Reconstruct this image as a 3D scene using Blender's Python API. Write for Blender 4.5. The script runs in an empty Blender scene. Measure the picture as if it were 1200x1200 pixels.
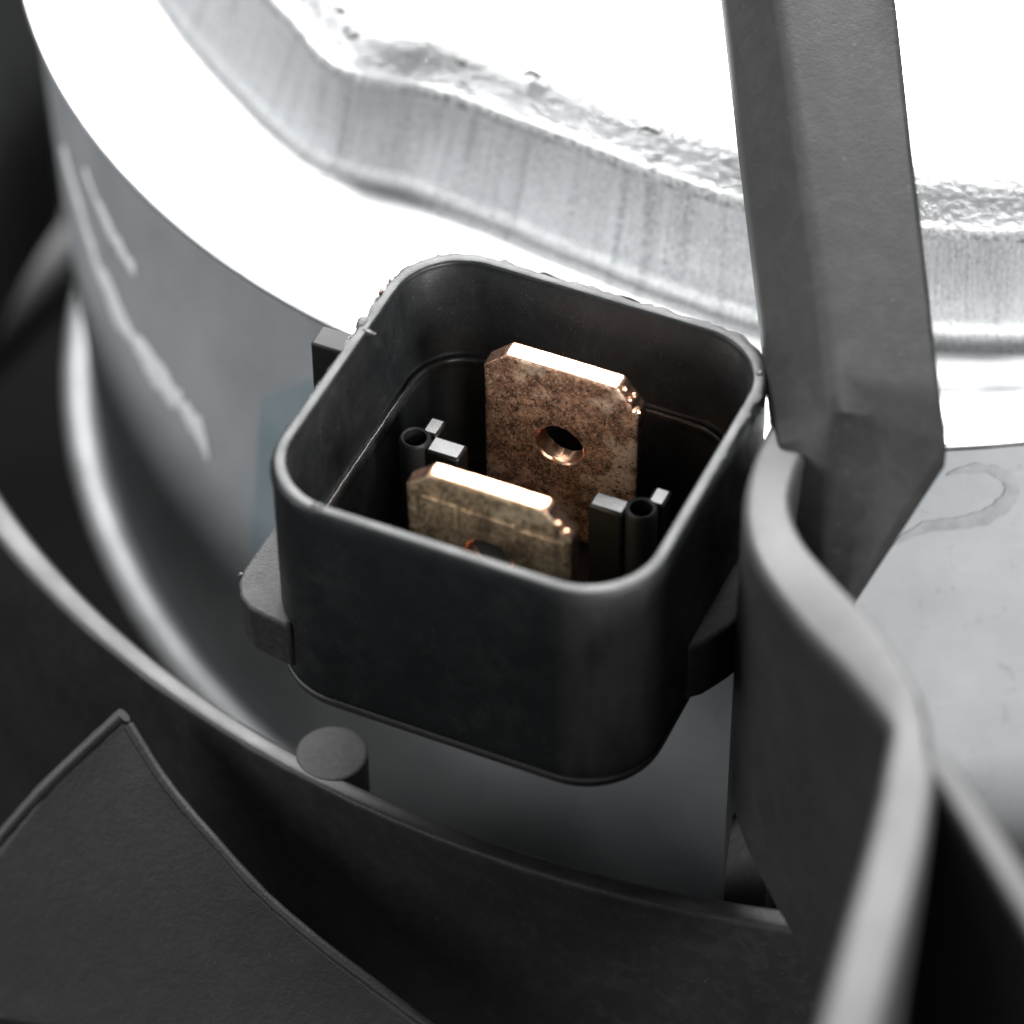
import bpy, bmesh, math, random
from mathutils import Vector, Matrix, noise
random.seed(7)
S = 0.001                      # everything below is laid out in millimetres
PI = math.pi
C = bpy.context.scene.collection
sc = bpy.context.scene

# ------------------------------------------------------------------ camera, world, lamps
cam = bpy.data.cameras.new('camera'); co = bpy.data.objects.new('camera', cam); C.objects.link(co)
co.location = (52.919*S, -116.616*S, 124.413*S)
co.rotation_euler = (0.774157, 0.007449, 0.422484)
cam.sensor_width = 36; cam.lens = 4381.5/1200*36
cam.clip_start = 0.01; cam.clip_end = 10
cam.dof.use_dof = True; cam.dof.focus_distance = 0.186; cam.dof.aperture_fstop = 131.4/4.8
cam.dof.aperture_blades = 0
sc.camera = co

w = bpy.data.worlds.new('World'); sc.world = w; w.use_nodes = True
bg = w.node_tree.nodes['Background']; bg.inputs[0].default_value = (0.93, 0.97, 1.0, 1); bg.inputs[1].default_value = 0.09

def area(name, loc, target, size, power, color=(1, 1, 1), size_y=None):
    l = bpy.data.lights.new(name, 'AREA'); l.energy = power; l.color = color
    l.shape = 'RECTANGLE'; l.size = size; l.size_y = size_y or size
    o = bpy.data.objects.new(name, l); C.objects.link(o); o.location = loc
    d = Vector(target)-Vector(loc); o.rotation_euler = d.to_track_quat('-Z', 'Y').to_euler()
    return o
area('softbox_behind', (-0.17, 0.41, 0.36), (0, 0, 0), 0.48, 15.5)
area('softbox_right', (0.44, -0.16, 0.17), (0.02, 0.01, -0.01), 0.14, 3.4, (1, 1, 1), 0.14)
area('softbox_left', (-0.38, -0.22, 0.17), (-0.02, 0.01, -0.01), 0.20, 1.4, (.97, .985, 1))
area('softbox_front', (0.25, -0.27, 0.26), (0.0, -0.01, -0.01), 0.07, 0.45, (1, .98, .95), 0.12)

sc.view_settings.view_transform = 'Standard'; sc.view_settings.look = 'None'
sc.view_settings.exposure = 0; sc.view_settings.gamma = 1
sc.render.film_transparent = False

# ------------------------------------------------------------------ materials
class NT:
    def __init__(s, name):
        s.m = bpy.data.materials.new(name); s.m.use_nodes = True; s.t = s.m.node_tree
        s.b = s.t.nodes['Principled BSDF']
        tc = s.t.nodes.new('ShaderNodeTexCoord'); s.tc = tc
    def n(s, typ, **kw):
        x = s.t.nodes.new(typ)
        for k, v in kw.items(): setattr(x, k, v)
        return x
    def l(s, a, b): s.t.links.new(a, b)
    def coord(s, scale=(1, 1, 1), uv=False):
        mp = s.n('ShaderNodeMapping'); s.l(s.tc.outputs['UV' if uv else 'Object'], mp.inputs[0])
        k = 1 if uv else 1000
        mp.inputs['Scale'].default_value = [c*k for c in scale]
        return mp.outputs[0]
    def noise(s, scale, detail=4, rough=.55, co=None, dist=0):
        x = s.n('ShaderNodeTexNoise'); x.inputs['Scale'].default_value = scale
        x.inputs['Detail'].default_value = detail; x.inputs['Roughness'].default_value = rough
        x.inputs['Distortion'].default_value = dist
        s.l(co if co is not None else s.coord(), x.inputs['Vector']); return x.outputs['Fac']
    def ramp(s, fac, stops):
        r = s.n('ShaderNodeValToRGB'); e = r.color_ramp.elements
        while len(e) < len(stops): e.new(.5)
        for i, (p, c) in enumerate(stops):
            e[i].position = p
            e[i].color = (c, c, c, 1) if isinstance(c, (int, float)) else (*c, 1)
        s.l(fac, r.inputs[0]); return r.outputs[0]
    def mix(s, fac, a, b, mode='MIX'):
        x = s.n('ShaderNodeMix', data_type='RGBA', blend_type=mode)
        for v, i in ((fac, 0), (a, 6), (b, 7)):
            if isinstance(v, (int, float)): x.inputs[i].default_value = v if i == 0 else (v, v, v, 1)
            elif isinstance(v, tuple): x.inputs[i].default_value = (*v, 1)
            else: s.l(v, x.inputs[i])
        return x.outputs[2]
    def math(s, op, a, b):
        x = s.n('ShaderNodeMath', operation=op)
        for v, i in ((a, 0), (b, 1)):
            if isinstance(v, (int, float)): x.inputs[i].default_value = v
            else: s.l(v, x.inputs[i])
        return x.outputs[0]
    def bump(s, h, dist, strength=1.0, normal=None):
        x = s.n('ShaderNodeBump'); x.inputs['Distance'].default_value = dist*S
        x.inputs['Strength'].default_value = strength; s.l(h, x.inputs['Height'])
        if normal is not None: s.l(normal, x.inputs['Normal'])
        return x.outputs[0]
    def out(s, base=None, rough=None, metal=None, normal=None, spec=None):
        for v, k in ((base, 'Base Color'), (rough, 'Roughness'), (metal, 'Metallic'), (spec, 'Specular IOR Level')):
            if v is None: continue
            if isinstance(v, tuple): s.b.inputs[k].default_value = (*v, 1)
            elif isinstance(v, (int, float)): s.b.inputs[k].default_value = v
            else: s.l(v, s.b.inputs[k])
        if normal is not None: s.l(normal, s.b.inputs['Normal'])
        return s.m

def plastic(name, base, rlo, rhi, dust=.08, grain=.012, scale=1.0, smear=.5, tint=(1, 1, 1)):
    t = NT(name)
    big = t.noise(.35*scale, 5, .6); fine = t.noise(9*scale, 3, .6); mid = t.noise(1.7*scale, 6, .65, dist=.6)
    rough = t.ramp(big, [(.3, rlo), (.7, rhi)])
    sp = t.ramp(t.noise(5.5*scale, 2, .5), [(.68, 0.0), (.76, 1.0)])
    patch = t.ramp(mid, [(.45, 0.0), (.75, smear)])
    d = t.math('MULTIPLY', t.math('MAXIMUM', sp, patch), dust)
    c = tuple(base*k for k in tint)
    col = t.mix(d, c, (.36, .35, .33))
    vf = t.noise(22*scale, 2, .6); fl = t.ramp(t.noise(13*scale, 2, .5), [(.69, 0.0), (.75, 1.0)])
    d = t.math('MAXIMUM', d, t.math('MULTIPLY', fl, dust*1.6))
    nb = t.bump(fine, grain, 1); nb = t.bump(mid, grain*1.5, .7, nb); nb = t.bump(vf, grain*.8, .8, nb)
    return t.out(col, rough, 0.0, nb)

def shell():
    t = NT('scuffed_black_socket_plastic')
    sp = t.ramp(t.noise(7, 2, .5), [(.66, 0.0), (.72, 1.0)])
    sp2 = t.ramp(t.noise(15, 2, .6), [(.60, 0.0), (.70, .8)])
    where = t.ramp(t.noise(.22, 4, .6, dist=.5), [(.38, .08), (.68, 1.0)])
    smear = t.ramp(t.noise(.55, 7, .75, t.coord((1, 1, .55)), 1.2), [(.50, 0.0), (.80, .5)])
    scr = t.ramp(t.noise(.9, 6, .8, t.coord((1, 1, 5)), 2.0), [(.70, 0.0), (.73, .6)])
    d = t.math('MULTIPLY', t.math('MAXIMUM', t.math('MAXIMUM', sp, sp2), t.math('MAXIMUM', smear, scr)), where)
    d = t.math('MULTIPLY', d, .13)
    sx = t.n('ShaderNodeSeparateXYZ'); t.l(t.coord(), sx.inputs[0])
    diff = t.math('SUBTRACT', sx.outputs[0], sx.outputs[1])
    rub_highlight = t.ramp(t.math('MULTIPLY', t.math('SUBTRACT', diff, 15.7), .5), [(.05, 0.0), (.75, 1.0)])  # front right corner highlight put into the colour as a pale dusty rub
    rub_highlight = t.math('MULTIPLY', rub_highlight, t.ramp(t.noise(.5, 6, .7, t.coord((1, 1, .35))), [(.3, .35), (.7, 1.0)]))
    d = t.math('MAXIMUM', d, t.math('MULTIPLY', rub_highlight, .17))
    col = t.mix(d, (.009, .010, .0108), (.36, .35, .34))
    nb = t.bump(t.noise(10, 4, .7), .016, 1); nb = t.bump(t.noise(1.3, 4, .6), .02, .6, nb)
    return t.out(col, t.ramp(t.noise(.5, 6, .7), [(.3, .34), (.7, .56)]), 0.0, nb, .40)
M_shell = shell()
M_rim = plastic('moulded_black_plastic', .022, .38, .55, .05, .02)
M_key = plastic('smooth_black_key', .004, .28, .38, .02, .01)
M_gloss = plastic('glossy_black_bead', .02, .12, .22, .10, .01)
M_lug = plastic('textured_black_plastic', .02, .40, .58, .16, .05, 1.6)
M_shroud = plastic('shroud_dark_plastic', .014, .42, .58, .06, .012, .6)
M_arm = plastic('arm_charcoal_plastic', .024, .5, .62, .08, .012, .4)
M_strap = plastic('strap_dark_plastic', .013, .5, .62, .08, .012, .4)
M_blade = plastic('blade_dark_plastic', .012, .5, .62, .05, .02, .35)
M_black = plastic('deep_black_plastic', .006, .6, .7, .02, .01, .3)

def metal_flange():
    t = NT('bright_aluminium')
    rings = t.noise(1.0, 3, .5, t.coord((.02, 5, 1), True))
    n1 = t.noise(.5, 5, .6)
    r = t.ramp(n1, [(.3, .36), (.7, .48)])
    col = t.mix(t.ramp(t.noise(.9, 6, .7, dist=.8), [(.55, 0.0), (.75, .35)]), (.90, .91, .92), (.75, .76, .77))
    nb = t.bump(rings, .02, .6)
    return t.out(col, r, 1.0, nb)
M_flange = metal_flange()

def metal_dome():
    t = NT('drawn_aluminium_wall')
    streak = t.noise(1.0, 5, .65, t.coord((8, .14, 1), True))
    streak2 = t.noise(1.0, 3, .6, t.coord((1.1, .06, 1), True))
    sm = t.noise(1.3, 8, .85, t.coord((1, .6, 1), True), .8)
    pit = t.noise(7, 3, .6)
    col = t.mix(t.ramp(streak, [(.35, 0.0), (.7, .75)]), (.54, .55, .56), (.20, .205, .21))
    col = t.mix(t.ramp(streak2, [(.52, 0.0), (.68, .65)]), col, (.13, .135, .14))
    col = t.mix(t.ramp(sm, [(.52, 0.0), (.66, .6)]), col, (.16, .16, .165))
    gr = t.noise(6, 4, .8, t.coord((1.5, .5, 1), True))
    col = t.mix(t.ramp(gr, [(.42, 0.0), (.62, .75)]), col, (.80, .81, .82))
    nb = t.bump(streak, .07, .9); nb = t.bump(gr, .06, .7, nb)
    return t.out(col, t.ramp(streak, [(.3, .28), (.7, .5)]), 1.0, nb)
M_dwall = metal_dome()

def metal_edge():
    t = NT('grimy_bend_line')
    a = t.noise(3.5, 6, .8, dist=.6)
    col = t.mix(t.ramp(a, [(.40, 0.0), (.60, 1.0)]), (.16, .16, .16), (.60, .61, .62))
    return t.out(col, .45, .9, t.bump(a, .12, 1))
M_edge = metal_edge()

def metal_top():
    t = NT('orange_peel_aluminium')
    a = t.noise(2.2, 5, .7, t.coord((1, 1.6, 1)), .9); b = t.noise(5, 4, .6)
    scr = t.ramp(t.noise(.5, 8, .8, t.coord((1, 3.2, 1)), 2.2), [(.64, 0.0), (.72, .9)])
    col = t.mix(scr, (.84, .85, .86), (.18, .18, .19))
    nb = t.bump(a, .038, .9); nb = t.bump(b, .02, .6, nb)
    return t.out(col, .28, 1.0, nb)
M_top = metal_top()

def wall_paint():
    t = NT('zinc_grey_wall')
    big = t.noise(.13, 4, .6); f = t.noise(4, 5, .7); sc_ = t.noise(1.0, 5, .7, t.coord((.25, 2.0, 1), True), .4)
    col = t.mix(t.ramp(big, [(.3, 0.0), (.7, 1.0)]), (.29, .305, .315), (.39, .40, .41))
    col = t.mix(t.ramp(sc_, [(.62, 0.0), (.74, .35)]), col, (.6, .6, .6))
    col = t.mix(t.ramp(t.noise(.5, 6, .7, dist=1), [(.60, 0.0), (.68, .35)]), col, (.16, .17, .18))
    return t.out(col, t.ramp(f, [(.3, .62), (.7, .75)]), .1, t.bump(f, .02, .6))
M_wall = wall_paint()

def scuffed():
    t = NT('scuffed_bare_seam')
    a = t.noise(.6, 6, .7, dist=1)
    return t.out(t.ramp(a, [(.35, (.80, .81, .82)), (.55, (.97, .97, .97))]), .5, .0, t.bump(a, .1, .8))
M_seam = scuffed()

def reflection_paint():  # bluish reflection on the motor wall, put into the colour
    t = NT('painted_blue_reflection')
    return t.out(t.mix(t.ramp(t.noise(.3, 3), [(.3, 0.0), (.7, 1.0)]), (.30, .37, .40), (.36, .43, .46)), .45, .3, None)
M_reflection = reflection_paint()
def dull():
    t = NT('dull_rolled_rim')
    a = t.noise(.4, 5, .6)
    return t.out(t.ramp(a, [(.3, (.40, .41, .42)), (.7, (.55, .56, .57))]), .55, .5, t.bump(a, .03, .5))
M_dull = dull()

def copper(name, c_dark, c_mid, c_light, c_tan, stampy):
    t = NT(name)
    a = t.noise(1.1, 8, .75, dist=.6); b = t.noise(4.2, 6, .8); g = t.noise(3.0, 3, .6, dist=.3); bl = t.noise(.55, 3, .5, dist=.3)
    col = t.ramp(a, [(.30, c_dark), (.46, c_mid), (.62, c_light), (.78, c_tan)])
    col = t.mix(t.ramp(b, [(.50, 0.0), (.58, .92)]), col, c_dark)
    col = t.mix(t.ramp(bl, [(.56, 0.0), (.62, .55)]), col, c_tan)
    col = t.mix(t.ramp(g, [(.69, 0.0), (.73, .75)]), col, (.16, .26, .17))
    if stampy:
        st = t.noise(1.0, 3, .5, t.coord((1.1, 1, .10)))
        col = t.mix(t.ramp(st, [(.55, 0.0), (.66, .6)]), col, c_dark)
    sf = t.noise(8, 3, .7)
    col = t.mix(t.ramp(sf, [(.58, 0.0), (.63, .95)]), col, c_tan)
    col = t.mix(t.ramp(t.noise(5, 4, .8, dist=.5), [(.55, 0.0), (.60, .9)]), col, c_dark)
    rough = t.ramp(b, [(.35, .30), (.65, .55)])
    nb = t.bump(b, .045, .9); nb = t.bump(a, .10, .6, nb)
    return t.out(col, rough, .75, nb)
M_cu = copper('mottled_copper', (.045, .028, .022), (.38, .20, .13), (.84, .49, .33), (1.0, .78, .60), False)
M_cu2 = copper('olive_tarnished_copper', (.09, .062, .040), (.46, .32, .19), (.84, .62, .39), (1.0, .80, .55), True)
def cu_edge():
    t = NT('fresh_cut_copper')
    a = t.noise(2.2, 5, .6)
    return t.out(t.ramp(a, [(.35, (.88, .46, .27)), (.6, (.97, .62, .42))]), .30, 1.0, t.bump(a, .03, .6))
M_cue = cu_edge()
def cu_side():
    t = NT('sheared_copper_side')
    a = t.noise(1.0, 5, .7, t.coord((1, .5, 3)))
    b = t.noise(2.6, 3, .6)
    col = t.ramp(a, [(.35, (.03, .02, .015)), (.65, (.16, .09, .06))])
    return t.out(col, .35, .8, t.bump(b, .12, 1))
M_cus = cu_side()
def burr():
    t = NT('translucent_plastic_burr')
    return t.out(t.ramp(t.noise(3, 3), [(.4, (.10, .05, .04)), (.6, (.5, .45, .43))]), .25, 0.0, None)
M_burr = burr()
def backm():
    t = NT('dark_backdrop_surface')
    return t.out(t.ramp(t.noise(.03, 4), [(.3, .003), (.7, .006)]), 1.0, 0.0, None, 0.0)
M_back = backm()

# ------------------------------------------------------------------ mesh helpers
def link(name, verts, faces, mat, parent=None, uvs=None, smooth=True, angle=35, mats=None, fm=None):
    off = Vector(parent['_base']) if parent is not None and '_base' in parent.keys() else Vector((0, 0, 0))
    me = bpy.data.meshes.new(name)
    me.from_pydata([tuple((Vector(v)-off)*S) for v in verts], [], faces)
    for m_ in (mats or [mat]): me.materials.append(m_)
    if fm:
        for p_, k in zip(me.polygons, fm): p_.material_index = k
    if uvs:
        ul = me.uv_layers.new(name='UVMap'); i = 0
        for f in uvs:
            for u in f: ul.data[i].uv = u; i += 1
    if smooth:
        me.polygons.foreach_set('use_smooth', [True]*len(me.polygons))
        me.set_sharp_from_angle(angle=math.radians(angle))
    me.update()
    o = bpy.data.objects.new(name, me); C.objects.link(o)
    if parent is not None:
        o.parent = parent; o['_base'] = tuple(off)
    return o

def thing(name, loc, label, cat, group=None):
    o = bpy.data.objects.new(name, None); C.objects.link(o)
    o.location = Vector(loc)*S; o.empty_display_size = .002
    o['label'] = label; o['category'] = cat
    if group: o['group'] = group
    o['_base'] = tuple(float(x) for x in loc)
    return o

def recalc(o):
    bm = bmesh.new(); bm.from_mesh(o.data); bmesh.ops.recalc_face_normals(bm, faces=bm.faces)
    bm.to_mesh(o.data); bm.free()
    return o

def loft(name, rings, mat, parent, closed=True, cap0=False, cap1=False, angle=35, mats=None, band=None):
    """rings: list of equally long point lists (mm). band[i] = material of the strip between ring i and i+1."""
    n = len(rings[0]); V = [p for r in rings for p in r]; F = []; U = []; fm = []
    us = [0.0]
    mid = rings[len(rings)//2]
    for j in range(n): us.append(us[-1] + (Vector(mid[(j+1) % n])-Vector(mid[j])).length)
    vs = [0.0]
    for i in range(1, len(rings)): vs.append(vs[-1] + (Vector(rings[i][0])-Vector(rings[i-1][0])).length)
    for i in range(len(rings)-1):
        for j in range(n if closed else n-1):
            k = (j+1) % n
            F.append((i*n+j, i*n+k, (i+1)*n+k, (i+1)*n+j))
            U.append([(us[j], vs[i]), (us[j+1], vs[i]), (us[j+1], vs[i+1]), (us[j], vs[i+1])])
            fm.append(band[i] if band else 0)
    for flag, i in ((cap0, 0), (cap1, len(rings)-1)):
        if flag:
            f = tuple(i*n+j for j in range(n)); F.append(f if i else f[::-1])
            U.append([(V[q][0], V[q][1]) for q in F[-1]]); fm.append(band[min(i, len(band)-1)] if band else 0)
    o = link(name, V, F, mat, parent, U, True, angle, mats, fm)
    return recalc(o)

def rrect(hx, hy, r, z, n=14, cx=0, cy=0, sub=14):
    pts = []
    cs = [(hx-r, -hy+r, -PI/2), (hx-r, hy-r, 0), (-hx+r, hy-r, PI/2), (-hx+r, -hy+r, PI)]
    for i, (x, y, a0) in enumerate(cs):
        for k in range(n+1):
            a = a0 + PI/2*k/n
            pts.append((cx+x+r*math.cos(a), cy+y+r*math.sin(a), z))
        x2, y2, a2 = cs[(i+1) % 4]
        p0 = Vector(pts[-1]); p1 = Vector((cx+x2+r*math.cos(a2), cy+y2+r*math.sin(a2), z))
        for k in range(1, sub): pts.append(tuple(p0.lerp(p1, k/sub)))
    return pts

def box(name, x0, x1, y0, y1, z0, z1, mat, parent, bev=.1, seg=2):
    V = [(x, y, z) for z in (z0, z1) for y in (y0, y1) for x in (x0, x1)]
    F = [(0, 2, 3, 1), (4, 5, 7, 6), (0, 1, 5, 4), (2, 6, 7, 3), (0, 4, 6, 2), (1, 3, 7, 5)]
    o = link(name, V, F, mat, parent)
    bevel(o, bev, seg); return o
def bevel(o, w_, seg=2, ang=30):
    m = o.modifiers.new('bevel', 'BEVEL'); m.width = w_*S; m.segments = seg; m.limit_method = 'ANGLE'; m.angle_limit = math.radians(ang)
    m.harden_normals = False
    return o

def prism(name, top, bottom, mat, parent, bev=.1, angle=35, mats=None, cut=1):
    """closed solid from two equally long loops (top, bottom), top face filled."""
    n = len(top); V = list(top)+list(bottom)
    F = [tuple(range(n)), tuple(range(2*n-1, n-1, -1))]
    F += [(i, i+n, (i+1) % n+n, (i+1) % n) for i in range(n)]
    o = link(name, V, F, mat, parent, angle=angle)
    recalc(o)
    if bev: bevel(o, bev)
    return o

def smoothpath(pts, k=6):
    out = []
    P = [Vector(p) for p in pts]
    for i in range(len(P)-1):
        p0 = P[max(i-1, 0)]; p1 = P[i]; p2 = P[i+1]; p3 = P[min(i+2, len(P)-1)]
        for j in range(k):
            t = j/k
            out.append(.5*((2*p1)+(-p0+p2)*t+(2*p0-5*p1+4*p2-p3)*t*t+(-p0+3*p1-3*p2+p3)*t**3))
    out.append(P[-1]); return out

def tube(name, pts, r, mat, parent, n=10, wob=0):
    P = [Vector(p) for p in pts]; rings = []
    for i, p in enumerate(P):
        d = (P[min(i+1, len(P)-1)]-P[max(i-1, 0)]).normalized()
        a = d.orthogonal().normalized() if i == 0 else (a - d*a.dot(d)).normalized()
        b = d.cross(a); rr = (r[i] if isinstance(r, list) else r)*(1+wob*noise.noise(p*1.3))
        rings.append([tuple(p+a*rr*math.cos(q*2*PI/n)+b*rr*math.sin(q*2*PI/n)) for q in range(n)])
    return loft(name, rings, mat, parent, True, True, True, 60)

def lump(bm_list, c, r, sx=1, sy=1, sz=1):
    bm = bmesh.new(); bmesh.ops.create_icosphere(bm, subdivisions=2, radius=r)
    for v in bm.verts:
        k = 1+.35*noise.noise(v.co*2.5/r*.6+Vector(c)*3)
        v.co = Vector((v.co.x*sx*k, v.co.y*sy*k, v.co.z*sz*k))+Vector(c)
    base = len(bm_list[0])
    bm_list[0].extend([tuple(v.co) for v in bm.verts]); bm_list[1].extend([tuple(base+v.index for v in f.verts) for f in bm.faces]); bm.free()

# ------------------------------------------------------------------ backdrop (what is far below)
bk = link('backdrop', [(-600, -400, -150), (600, -400, -150), (600, 700, -150), (-600, 700, -150)], [(0, 1, 2, 3)], M_back, None, smooth=False)
bk['kind'] = 'structure'

# ------------------------------------------------------------------ fan motor
mc = (-6.1, 59.8)
motor = thing('fan_motor', (-2, 56, -40), 'bright aluminium motor housing with wide flange and grey side wall behind the black socket', 'motor')
DEG = math.radians
def crv(tab, a):
    a = a % 360
    for (a0, r0), (a1, r1) in zip(tab, tab[1:]):
        if a0 <= a <= a1:
            return r0+(r1-r0)*(a-a0)/(a1-a0)
    a0, r0 = tab[-1]; a1, r1 = tab[0]; a1 += 360
    if a < a0: a += 360
    return r0+(r1-r0)*(a-a0)/(a1-a0)
def sm(tab, a, wdt=1.5):
    return sum(crv(tab, a+q*wdt/2)*k for q, k in ((-2, 1), (-1, 2), (0, 3), (1, 2), (2, 1)))/9
base_t = [(150, 41.5), (200, 42.0), (217.9, 41.66), (221.1, 41.11), (227.9, 40.52), (235, 40.1), (241.5, 40.08), (245.8, 39.96), (249.3, 38.98), (252.6, 37.89), (257.7, 37.51), (262.6, 37.25), (271, 37.83), (278.7, 38.94), (285, 40.08), (292.1, 40.43), (298.4, 40.74), (304.5, 41.54), (330, 42)]
top_t = [(150, 38.3), (200, 38.8), (233.9, 38.25), (238.7, 38.17), (243.6, 38.76), (246.2, 38.67), (249, 37.87), (251.4, 36.81), (254.4, 36.14), (257.8, 35.86), (264.6, 35.69), (269.6, 35.92), (276.1, 36.59), (282.8, 37.61), (290.3, 38.55), (297.4, 39.23), (304.3, 40.16), (330, 40)]
NA = 900
angs = [i*360/NA for i in range(NA)]
def ring_r(f, z, jig=0, c=mc):
    out = []
    for a in angs:
        r = f(a) if callable(f) else f
        if jig: r += jig*noise.noise(Vector((a*.9, z, 3.1)))+jig*.6*noise.noise(Vector((a*3.3, z, 9)))
        out.append((c[0]+r*math.cos(DEG(a)), c[1]+r*math.sin(DEG(a)), z if not jig else z+jig*.5*noise.noise(Vector((a*1.7, 5, z)))))
    return out
B = {a: sm(base_t, a) for a in angs}; T = {a: sm(top_t, a) for a in angs}
# flange
fr = [ring_r(lambda a: B[a]+1.43, -10.0)]
for k, dz in ((.25, 0), (.42, 0), (.44, .10), (.60, .12), (.80, .10), (.82, .02), (.95, 0)):
    fr.append(ring_r(lambda a, k=k: (B[a]+1.43)*(1-k)+49.2*k, -10.0+dz))
for q in range(6):
    t_ = q/5*PI/2; fr.append(ring_r(49.02+.18*math.sin(t_), -10.18+.18*math.cos(t_)))
fr.append(ring_r(49.2, -10.4)); fr.append(ring_r(48.6, -10.5))
loft('mounting_flange', fr, M_flange, motor, angle=50)
# raised can: fillet, wall
wr = []
for q in range(9):
    t_ = q/8*PI/2*.93
    wr.append(ring_r(lambda a, t_=t_: B[a]+1.45-1.5*math.sin(t_), -10.0+1.5-1.5*math.cos(t_)))
for k in (.15, .35, .55, .75, .9, 1.0):
    wr.append(ring_r(lambda a, k=k: (B[a]-.12)*(1-k)+(T[a]+.18)*k, -8.6+4.0*k, .03))
loft('can_wall', wr, M_dwall, motor, angle=60)
loft('bend_line', [ring_r(lambda a: T[a]+.18, -4.6, .03), ring_r(lambda a: T[a]+.17, -4.3, .05), ring_r(lambda a: T[a]+.05, -4.08, .06), ring_r(lambda a: T[a]-.12, -3.98, .05)], M_edge, motor, angle=70)
tr = [ring_r(lambda a: T[a]-.12, -3.98, .05)]
for k, z in ((.985, -3.76), (.96, -3.22), (.935, -2.74), (.91, -2.42), (.87, -2.28), (.82, -2.2), (.72, -2.0), (.5, -1.9), (.2, -1.9), (.01, -1.9)):
    tr.append(ring_r(lambda a, k=k: (T[a]-.1)*k, z))
loft('can_top', tr, M_top, motor, angle=60, cap1=True)
# side wall, tapering towards the lower rim
def wc(z):
    t = (-10-z)/28; return (-6.1+9*t, 59.8-7*t), 49.2+2.85*t
def wring(z, dr=0):
    c, r = wc(z); return ring_r(r+dr, z, 0, c)
loft('side_wall', [wring(z, -.55) for z in (-10.4, -14, -18, -22)]+[wring(z, -.5) for z in (-26, -30, -34, -37.6)], M_wall, motor, angle=50)
# lower rim, a rolled metal edge
lr = []
for q in range(9):
    t_ = -PI*.25+q/8*PI*1.1
    lr.append(wring(-38.4+.9*math.sin(t_), .35+1.15*math.cos(t_)))
lr = [wring(-37.5, -.5)]+lr[::-1]+[wring(-41, -.5)]
loft('lower_rim', lr, M_dull, motor, angle=60)
# scuffed seam raised on the wall
def wallp(a, z, dr): 
    c, r = wc(z); return (c[0]+(r-.5+dr)*math.cos(DEG(a)), c[1]+(r-.5+dr)*math.sin(DEG(a)), z)
def seam(pts, wd):
    P = smoothpath([(a, z, 0) for a, z in pts], 14); rings = []
    n_ = len(P)
    for j in range(7):
        s_ = j/6*2-1; row = []
        for i, q in enumerate(P):
            e = min(1, i/(n_*.08)+.15, (n_-1-i)/(n_*.05)+.1)
            ww = wd*e*(.85+.8*noise.noise(Vector((i*.17, 0, wd)))+.55*noise.noise(Vector((i*.6, s_*2, 4))))
            row.append(wallp(q.x, q.y+s_*ww, .005+.10*(1-s_**6)))
        rings.append(row)
    return loft('scuffed_seam', rings, M_seam, motor, closed=False, angle=70)
seam([(-138, -16.6), (-135.2, -17.7), (-131.3, -20.3), (-124.7, -21.5), (-120.3, -21.8), (-117.1, -22.9)], 1.05)
seam([(-131.5, -14.4), (-127.5, -15.9), (-124, -16.5)], .6)
# bluish reflection on the wall, painted as a thin tinted patch
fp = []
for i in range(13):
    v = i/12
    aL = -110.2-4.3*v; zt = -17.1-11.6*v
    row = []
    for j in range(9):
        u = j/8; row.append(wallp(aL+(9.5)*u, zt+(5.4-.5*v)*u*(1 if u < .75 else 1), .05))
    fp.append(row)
loft('reflection_patch', fp, M_reflection, motor, closed=False, angle=80)

def grime():
    t = NT('grey_grime'); a = t.noise(1.2, 5, .7)
    return t.out(t.ramp(a, [(.3, (.23, .24, .245)), (.7, (.33, .34, .35))]), .7, 0.0, None)
M_grime = grime()
def darkmark():
    t = NT('dark_nick'); a = t.noise(4, 3)
    return t.out(t.ramp(a, [(.3, .02), (.7, .08)]), .6, .3, None)
M_nick = darkmark()
smP = smoothpath([(a, z, 0) for a, z in [(-67.11, -15.3), (-64.62, -14.36), (-62.27, -14.16), (-60.37, -13.74), (-59.18, -12.96), (-59.28, -12.1), (-60.74, -11.5), (-62.85, -11.76)]], 10); rg = []
for j in range(5):
    s_ = j/4*2-1; row = []
    for i, q in enumerate(smP):
        e = math.sin(PI*(i+1)/(len(smP)+1))**.6
        nx = smP[min(i+1, len(smP)-1)]-smP[max(i-1, 0)]; nx.x *= .87; nx.normalize()
        ww = .38*e*(1+.6*noise.noise(Vector((i*.25, s_, 8))))
        row.append(wallp(q.x-nx.y*s_*ww/.87, q.y+nx.x*s_*ww, .01+.02*(1-s_*s_)))
    rg.append(row)
loft('grime_smear', rg, M_grime, motor, closed=False, angle=80)
for mk_ in [[(-4.22, 24.41, -2.35), (-3.87, 24.72, -2.35), (-3.35, 24.64, -2.35), (-2.98, 24.58, -2.35)], [(-23.25, 26.9, -2.3), (-22.98, 27.18, -2.3), (-22.44, 26.93, -2.3)], [(-21.93, 25.36, -2.3), (-21.4, 25.44, -2.3), (-21.19, 25.85, -2.3)], [(-15.85, 26.2, -2.6), (-15.25, 25.98, -2.6), (-14.88, 26.06, -2.6)], [(-11.7, 26.16, -2.4), (-11.4, 26.61, -2.4), (-10.72, 26.43, -2.4), (-10.32, 26.76, -2.4)]]:
    mp_ = smoothpath(mk_, 4)
    tube('surface_nick', mp_, [.02+.13*math.sin(PI*(i+.5)/len(mp_)) for i in range(len(mp_))], M_nick, motor, 8, .6)

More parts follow.
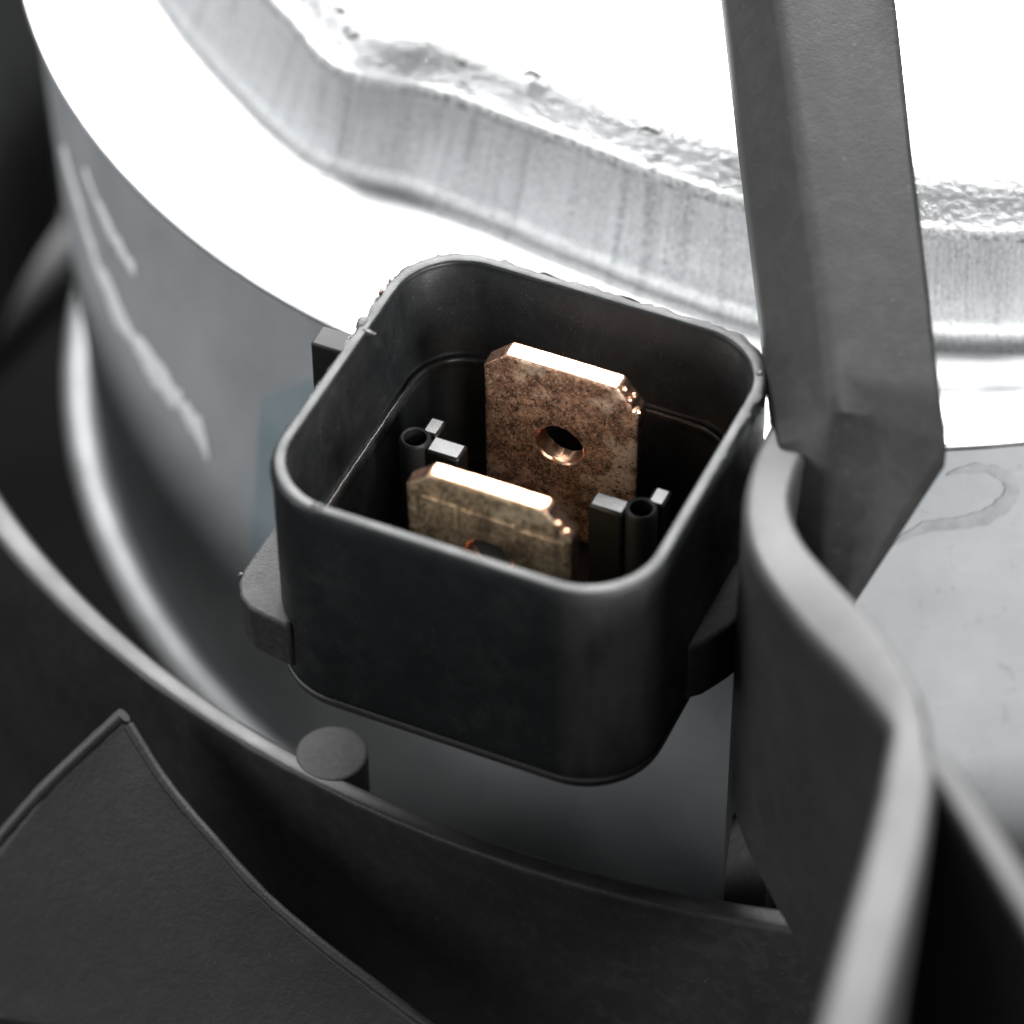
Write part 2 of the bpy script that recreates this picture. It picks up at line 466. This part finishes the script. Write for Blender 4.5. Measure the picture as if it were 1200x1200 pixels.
# ------------------------------------------------------------------ electrical socket
sock = thing('electrical_socket', (0, 0, -13.3), 'open black plastic connector socket with two copper blade terminals, at the centre', 'connector')
def nz(pts, amp, f, seed, backonly=True, dzamp=0):
    out = []
    for x, y, z in pts:
        wgt = 1.0
        if backonly: wgt = max(0, min(1, (y+1)/6)) if x > -9 else max(.25, min(1, (y+5)/8))
        v = noise.noise(Vector((x*f, y*f, seed)))+.6*noise.noise(Vector((x*f*3, y*f*3, seed+7)))
        d = math.hypot(x, y)
        k = 1+amp*wgt*v/d
        out.append((x*k, y*k, z+dzamp*wgt*v))
    return out
H = lambda hx, hy, r, z: rrect(hx, hy, r, z, 18, sub=34)
pr = [H(9.45, 9.3, 3.5, -13.3), H(9.75, 9.6, 3.8, -13.22), H(9.92, 9.75, 3.95, -12.95), H(9.97, 9.8, 4.0, -12.0), H(10.0, 9.8, 4.0, -6),
      nz(H(10.0, 9.8, 4.0, -1.0), .10, .6, 1), nz(H(10.06, 9.88, 4.05, -.40), .46, .9, 2, True, .12), nz(H(9.97, 9.77, 4.0, -.16), .34, .9, 3, True, .08),
      nz(H(9.91, 9.71, 3.95, -.03), .18, 1.1, 4), H(9.80, 9.60, 3.85, .01), H(9.46, 9.26, 3.6, .02), nz(H(9.36, 9.16, 3.5, -.02), .05, 1.5, 5),
      H(9.30, 9.10, 3.45, -.14), nz(H(9.30, 9.10, 3.45, -.26), .05, 1.5, 6), H(9.22, 9.02, 3.4, -.36), H(9.1, 8.9, 3.3, -2.5), H(8.92, 8.72, 3.2, -5.6),
      nz(H(8.78, 8.58, 3.1, -5.78), .06, 2, 8, False), nz(H(8.58, 8.38, 2.95, -5.80), .05, 2, 9, False), H(8.48, 8.28, 2.9, -5.95), H(8.3, 8.1, 2.8, -12.3), H(8.1, 7.9, 2.6, -12.6), H(.5, .5, .2, -12.6)]
loft('socket_shell', pr, M_shell, sock, cap0=True, cap1=True, angle=55)
# side flanges along the left and right walls
def flangeL(s):
    t = []
    pts = [(-9.6, 8.5), (-11.9, 8.0), (-12.0, 0), (-12.0, -6.9), (-11.85, -7.7), (-11.35, -8.55), (-10.6, -9.05), (-9.6, -9.25), (-8.3, -9.4), (-8.3, -6)]
    pts = [(x*s, y) for x, y in pts]
    top = [(x, y, -9.1) for x, y in pts]; bot = [(x*.99, y*.98, -12.3) for x, y in pts]
    return prism('side_flange', top, bot, M_lug, sock, .18)
flangeL(1) 
fl2 = [(9.6, 8.5), (11.6, 8.0), (12.0, 1.6), (11.85, .6), (11.2, -1.0), (10.6, -2.2), (9.8, -3.0)]
prism('side_flange', [(x, y, -9.1) for x, y in fl2], [(x, y, -13.0) for x, y in fl2], M_lug, sock, .2)
box('side_rib', -12.0, -9.7, 1.35, 2.75, -12, -.9, M_black, sock, .12)
loft('inner_ledge', [H(8.75, 8.55, 3.1, -6.05), nz(H(8.72, 8.52, 3.08, -5.76), .06, 2, 8, False), nz(H(8.60, 8.40, 3.0, -5.62), .07, 2, 9, False), nz(H(8.46, 8.26, 2.9, -5.66), .07, 2.2, 11, False), H(8.38, 8.18, 2.85, -5.85), H(8.36, 8.16, 2.85, -6.2)], M_gloss, sock, angle=80)
# lower lip of the shell
loft('base_lip', [rrect(9.95, 9.78, 4.0, -12.95, 14), rrect(10.03, 9.86, 4.05, -13.05, 14), rrect(10.04, 9.87, 4.05, -13.2, 14), rrect(9.9, 9.7, 3.9, -13.6, 14), rrect(9.3, 9.15, 3.5, -14.1, 14), rrect(8.9, 8.8, 3.2, -14.3, 14)], M_rim, sock, cap1=True)
# key posts on the socket floor
def key(x, sgn):
    def cyl(cx, cy, R0, R1, z, zi):
        n = 36; mk = lambda r, zz: [(cx+r*math.cos(q*2*PI/n), cy+r*math.sin(q*2*PI/n), zz) for q in range(n)]
        return [mk(R0, -11.4), mk(R0, z-.2), mk(R0-.08, z-.04), mk(R0-.12, z), mk(R1, z-.08), mk(R1, zi)]
    tb = loft('key_post', cyl(x, 1.0, .80, .58, -4.75, -7.2), M_shell, sock, cap1=True)
    if sgn > 0: box('key_rib', x+.7, x+2.55, .55, 1.75, -11.4, -5.0, M_key, tb, .16)
    else: box('key_rib', x-2.55, x-.7, .35, 1.45, -11.4, -5.0, M_key, tb, .16)
    box('key_rib', x-.05, x+.85, 1.7, 2.95, -11.4, -5.05, M_key, tb, .16)
key(-6.25, 1); key(5.85, -1)
# small mould burrs on the rim
L1 = [[], []]
for c_, r_, s_ in (((-9.85, 2.9, -.1), .34, (1, 1.5, .6)), ((-9.35, 2.4, -.06), .26, (1.6, .8, .5)), ((-6.25, -9.4, -.1), .32, (1.5, .9, .7)), ((9.3, 7.3, -.06), .2, (1, 1.2, .8)),
                   ((-2.9, 9.72, -.1), .24, (2.4, .6, .6)), ((1.4, 9.72, -.1), .22, (3, .5, .6)), ((-11.98, -7.2, -9.25), .17, (1, 1, 1)), ((-10.4, -8.5, -12.2), .2, (1.2, 1, 1))):
    lump(L1, c_, r_, *s_)
link('mould_burrs', L1[0], L1[1], M_rim, sock)
L2 = [[], []]
for c_, r_ in (((-9.95, 5.5, -.2), .30), ((-9.9, 6.3, -.2), .24), ((-9.92, 5.9, -.25), .26)): lump(L2, c_, r_, .9, 1.3, .8)
link('rim_burr', L2[0], L2[1], M_burr, sock)

def blade(yb, thick, zt, mat, hx, hz, xl, xr, tl, tr_):
    yf = yb-thick
    ou = [(xl, -12.4), (xr, -12.4), (xr, zt-1.45), (tr_+.15, zt-.12), (tr_, zt), (tl, zt), (tl-.15, zt-.1), (xl, zt-1.05)]
    cx, cz, hr = hx, hz, 1.22
    A = sorted(set([round(math.atan2(z-cz, x-cx) % (2*PI), 5) for x, z in ou]+[round(i*2*PI/72, 5) for i in range(72)]))
    def hit(a):
        dx, dz = math.cos(a), math.sin(a); best = None
        for (x0, z0), (x1, z1) in zip(ou, ou[1:]+ou[:1]):
            ex, ez = x1-x0, z1-z0; den = dx*ez-dz*ex
            if abs(den) < 1e-9: continue
            t = ((x0-cx)*ez-(z0-cz)*ex)/den; s_ = ((x0-cx)*dz-(z0-cz)*dx)/den
            if t > 0 and -1e-4 <= s_ <= 1.0001 and (best is None or t < best): best = t
        return best
    hits = [hit(a) for a in A]
    def lp(inset, y):
        return [(cx+(h-inset)*math.cos(a), y, cz+(h-inset)*math.sin(a)) for a, h in zip(A, hits)]
    def hl(r, y): return [(cx+r*math.cos(a), y+.05*noise.noise(Vector((a*3, y, 0))), cz+r*math.sin(a)*.97) for a in A]
    rings = [hl(hr, yf+.10), hl(hr+.09, yf), lp(.35, yf), lp(.12, yf), lp(.03, yf+.06), lp(0, yf+.13), lp(0, yb-.13), lp(.03, yb-.05), lp(.12, yb), hl(hr+.07, yb), hl(hr, yb-.08), hl(hr, yf+.5), hl(hr, yf+.10)]
    n = len(A); V = [p for r in rings for p in r]; F = []; fm = []
    for i in range(len(rings)-1):
        for j in range(n):
            k = (j+1) % n; F.append((i*n+j, i*n+k, (i+1)*n+k, (i+1)*n+j))
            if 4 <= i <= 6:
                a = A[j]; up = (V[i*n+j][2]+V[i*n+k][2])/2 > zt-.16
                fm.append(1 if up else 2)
            elif i >= 10 or i == 0: fm.append(1)
            else: fm.append(0)
    o = link('blade_terminal', V, F, mat, sock, mats=[mat, M_cue, M_cus], fm=fm, angle=40)
    return recalc(o)
b1 = blade(5.5, 1.1, -.9, M_cu, .05, -5.95, -4.05, 4.2, -2.85, 3.0); b1['label'] = 'rear copper blade, mottled dark brown'
b2 = blade(-3.7, 1.0, -.8, M_cu2, .3, -5.3, -3.95, 4.6, -2.7, 3.2); b2['label'] = 'front copper blade with an olive tarnish'
for xa, xb in ((-3.25, -1.35), (-1.1, 1.7), (1.95, 4.25)): box('stamped_pad', xa, xb, -4.76, -4.5, -4.05, -2.45+(-.05*xa), M_cu2, b2, .05)
L3 = [[], []]
for c_, r_ in (((3.25, 4.75, -1.15), .17), ((3.62, 4.6, -1.6), .19), ((3.75, 4.95, -1.55), .15), ((4.05, 4.55, -2.1), .2)): lump(L3, c_, r_, 1, 1, 1)
link('copper_burr', L3[0], L3[1], M_cue, b1)
L3 = [[], []]
for c_, r_, s_ in (((3.9, -4.55, -1.75), .38, (.8, .5, 1.2)), ((4.3, -4.5, -2.0), .24, (1, .8, 1))): lump(L3, c_, r_, *s_)
link('copper_burr', L3[0], L3[1], M_cue, b2)

# ------------------------------------------------------------------ plastic fan shroud
shroud = thing('fan_shroud', (3, -15, -30), 'dark plastic fan shroud with a curved ring, forked wall and strap arm holding the motor', 'fan shroud')
ic, ir, oc, orr = (2.22, 50.11), 58.76, (2.65, 55.26), 65.14
RA = [DEG(-178+i*150/260) for i in range(261)]
def arc(c, r, z, jig=0): return [(c[0]+(r+jig*noise.noise(Vector((a*60, z, 2))))*math.cos(a), c[1]+(r+jig*noise.noise(Vector((a*60, z, 2))))*math.sin(a), z) for a in RA]
def mixr(k, z): return [tuple(Vector(p).lerp(Vector(q), k)) for p, q in zip(arc(ic, ir, z), arc(oc, orr, z))]
sr = [arc(ic, ir-.1, -46), arc(ic, ir, -23), arc(ic, ir+.05, -21.35), mixr(.1, -21.1), mixr(.25, -21.0), mixr(.75, -20.95), mixr(.86, -20.98), mixr(.94, -21.03), arc(oc, orr-.02, -21.12, .06), arc(oc, orr+.03, -21.3, .05), arc(oc, orr+.1, -24), arc(oc, orr+1.2, -48)]
loft('shroud_ring', sr, M_shroud, shroud, closed=False, angle=60)
n = 40
def disc(cx, cy, r, z): return [(cx+r*math.cos(q*2*PI/n), cy+r*math.sin(q*2*PI/n), z) for q in range(n)]
loft('ring_boss', [disc(-7.7, -6.9, 1.85, -30), disc(-7.7, -6.9, 1.85, -21.0), disc(-7.7, -6.9, 1.80, -20.95), disc(-7.7, -6.9, 1.7, -20.91), disc(-7.7, -6.9, .4, -20.90)], M_lug, shroud, cap1=True, angle=9)
# forked wall beside the socket
Lp = [(10.65, 5.65, -1), (11.12, 1.58, 0), (12.33, -2.64, 1), (14.32, -6.16, 1.8), (17.5, -9.7, 3), (21.12, -13.16, 4.5), (23.9, -16.1, 5.8), (24.4, -16.9, 6.05), (25.0, -19.4, 6.6), (25.5, -21.5, 7.1), (26.22, -25.32, 8), (27.03, -30.02, 9), (27.94, -35.32, 10), (28.9, -41, 11)]
Rp = [(13.37, 6.53, -1), (13.3, 3.17, 0), (14.02, -.69, 1), (15.59, -3.55, 1.8), (18.03, -6.35, 3), (21.42, -9.76, 4.5), (24.3, -13.4, 5.8), (25.4, -15.0, 6.05), (26.6, -17.6, 6.6), (27.3, -19.4, 7.1), (28.4, -23.87, 8), (29.36, -28.99, 9), (30.29, -34.29, 10), (31.3, -40, 11)]
Ls, Rs = smoothpath(Lp, 8), smoothpath(Rp, 8)
rows = []
def wallloft(name, Ls, Rs, zb, r=.55):
    cols = []
    for a, b in zip(Ls, Rs):
        d = (b-a); w_ = d.length; d = d/w_; up = Vector((0, 0, 1))
        zz = zb if not callable(zb) else zb(a)
        row = [Vector((a.x, a.y, zz)), a-up*1.5, a-up*r]
        for q in range(1, 5): 
            t_ = q/5*PI/2; row.append(a+d*(r-r*math.cos(t_))-up*(r-r*math.sin(t_)))
        row += [a+d*r, b-d*r]
        for q in range(1, 5):
            t_ = q/5*PI/2; row.append(b-d*(r-r*math.sin(t_))-up*(r-r*math.cos(t_)))
        row += [b-up*r, b-up*1.5, Vector((b.x, b.y, zz))]
        cols.append([tuple(v) for v in row])
    return loft(name, cols, M_arm, shroud, closed=True, cap0=True, cap1=True, angle=50)
wallloft('forked_wall', Ls, Rs, lambda a: -17.0-21*max(0, min(1, (a.y+5)/3.5)))  # rear end carried deeper to shade the motor wall under the socket
prism('light_block_web', [(10.9, 5.2, -3), (13.2, 6.2, -3), (14, 14.2, -13), (12, 14.2, -13)], [(10.9, 5.2, -36), (13.2, 6.2, -36), (14, 13, -36), (12, 13, -36)], M_black, shroud, .1)  # added panel, keeps the right lamp off the motor wall below the socket
bl = smoothpath([(26.3, -18.0, 6.4), (28.5, -20.2, 6.4), (32.8, -24.4, 6.4), (38, -29.5, 6.4)], 4)
br_ = smoothpath([(26.9, -17.0, 6.4), (29.3, -19.0, 6.4), (33.6, -23.1, 6.4), (39, -28.2, 6.4)], 4)
wallloft('branch_wall', bl, br_, -20, .4)
# strap arm across the motor
def armsec(Lc, Cc, Rc, th):
    Lc, Cc, Rc = Vector(Lc), Vector(Cc), Vector(Rc); dn = Vector((0, 0, -th))
    pts = [Lc+dn*.9, Lc+Vector((0, 0, -.3)), Lc+(Cc-Lc)*.06, Lc+(Cc-Lc)*.5, Lc+(Cc-Lc)*.86, Cc+(Lc-Cc)*.03+Vector((0, 0, -.08)), Cc+(Rc-Cc)*.10, Cc+(Rc-Cc)*.5, Cc+(Rc-Cc)*.95, Rc+Vector((0, 0, -.25)), Rc+dn]
    return [tuple(p) for p in pts]
sec = [((-7.13, 38.05, 12.44), (-3.39, 35.15, 15.03), (2.88, 37.04, 14.83)),
       ((-3.38, 31.12, 9.96), (0.36, 28.53, 12.56), (6.23, 30.3, 12.36)),
       ((0.2, 24.57, 7.48), (3.9, 22.25, 10.08), (9.58, 23.98, 9.88)),
       ((3.83, 17.94, 4.84), (7.57, 15.91, 7.45), (12.9, 17.54, 7.25)),
       ((7.3, 11.65, 2.21), (11.07, 9.88, 4.81), (16.13, 11.43, 4.61)),
       ((9.6, 7.49, 0.39), (13.27, 5.85, 2.99), (18.23, 7.37, 2.79)),
       ((10.59, 5.72, -0.4), (14.23, 4.13, 2.2), (19.2, 5.67, 2.0)),
       ((11.88, 3.17, 0.0), (14.38, 3.88, 1.2), (19.53, 5.11, 1.4)),
       ((12.52, 2.59, -1.5), (14.68, 2.45, -0.5), (18.88, 4.33, -0.3)),
       ((13.34, 1.9, -4.0), (15.05, 1.29, -3.0), (18.0, 2.49, -2.5)),
       ((14.19, 1.17, -6.5), (15.47, 0.61, -6.0), (16.99, 0.44, -5.0)),
       ((14.7, 1.03, -11.0), (15.84, 0.23, -10.0), (16.81, -0.15, -9.0))]
loft('strap_arm', [armsec(*s_, 1.6) for s_ in sec], M_strap, shroud, closed=True, cap0=True, cap1=True, angle=40)
# far spoke of the shroud, low on the left
box_v = [(-63.4, 61.2), (-72, 44.7), (-58, 36.9), (-53.0, 44.8)]
tube('shroud_spoke', [(-60, 72, -60), (-63, 60, -60), (-66, 48, -62), (-70, 36, -64)], [2.6, 2.6, 2.8, 3], M_black, shroud, 16)

# ------------------------------------------------------------------ fan blade in the lower left corner
fan = thing('cooling_fan', (-13, -16, -28), 'dark plastic cooling fan, one blade of it pointing up in the lower left corner', 'fan')
edgeL = [(-18.13, -9.76, -19.81), (-21.28, -12.5, -23.76), (-23.42, -14.76, -26.94), (-25.55, -17.14, -30.28), (-29, -21, -36)]
edgeR = [(-17.75, -10.05, -20.12), (-14.79, -11.69, -21.66), (-11.45, -13.1, -22.88), (-7.91, -14.48, -24.01), (-4.02, -15.63, -24.8), (-.8, -16.44, -25.27), (2.38, -17.23, -25.74), (6.5, -18.15, -26.19), (12, -19.4, -26.8)]
eL, eR = smoothpath(edgeL, 10), smoothpath(edgeR, 5)
rw = []
for i in range(41):
    v = i/40; a = eL[min(int(v*(len(eL)-1)), len(eL)-1)]; b = eR[min(int(v*(len(eR)-1)), len(eR)-1)]
    nn = Vector((-.1, -.75, .6)).normalized(); row = []
    for j in range(25):
        u = j/24; p = a.lerp(b, u)-nn*(.8*math.sin(u*PI)*v)
        row.append(tuple(p))
    rw.append(row)
o = loft('blade_skin', rw, M_blade, fan, closed=False, angle=80)
so = o.modifiers.new('solid', 'SOLIDIFY'); so.thickness = .5*S; so.offset = 0
tube('blade_edge', eL, .42, M_arm, fan, 12, .1)
tube('blade_edge', eR, .30, M_blade, fan, 12, .1)

for o in list(bpy.data.objects):
    if '_base' in o.keys(): del o['_base']
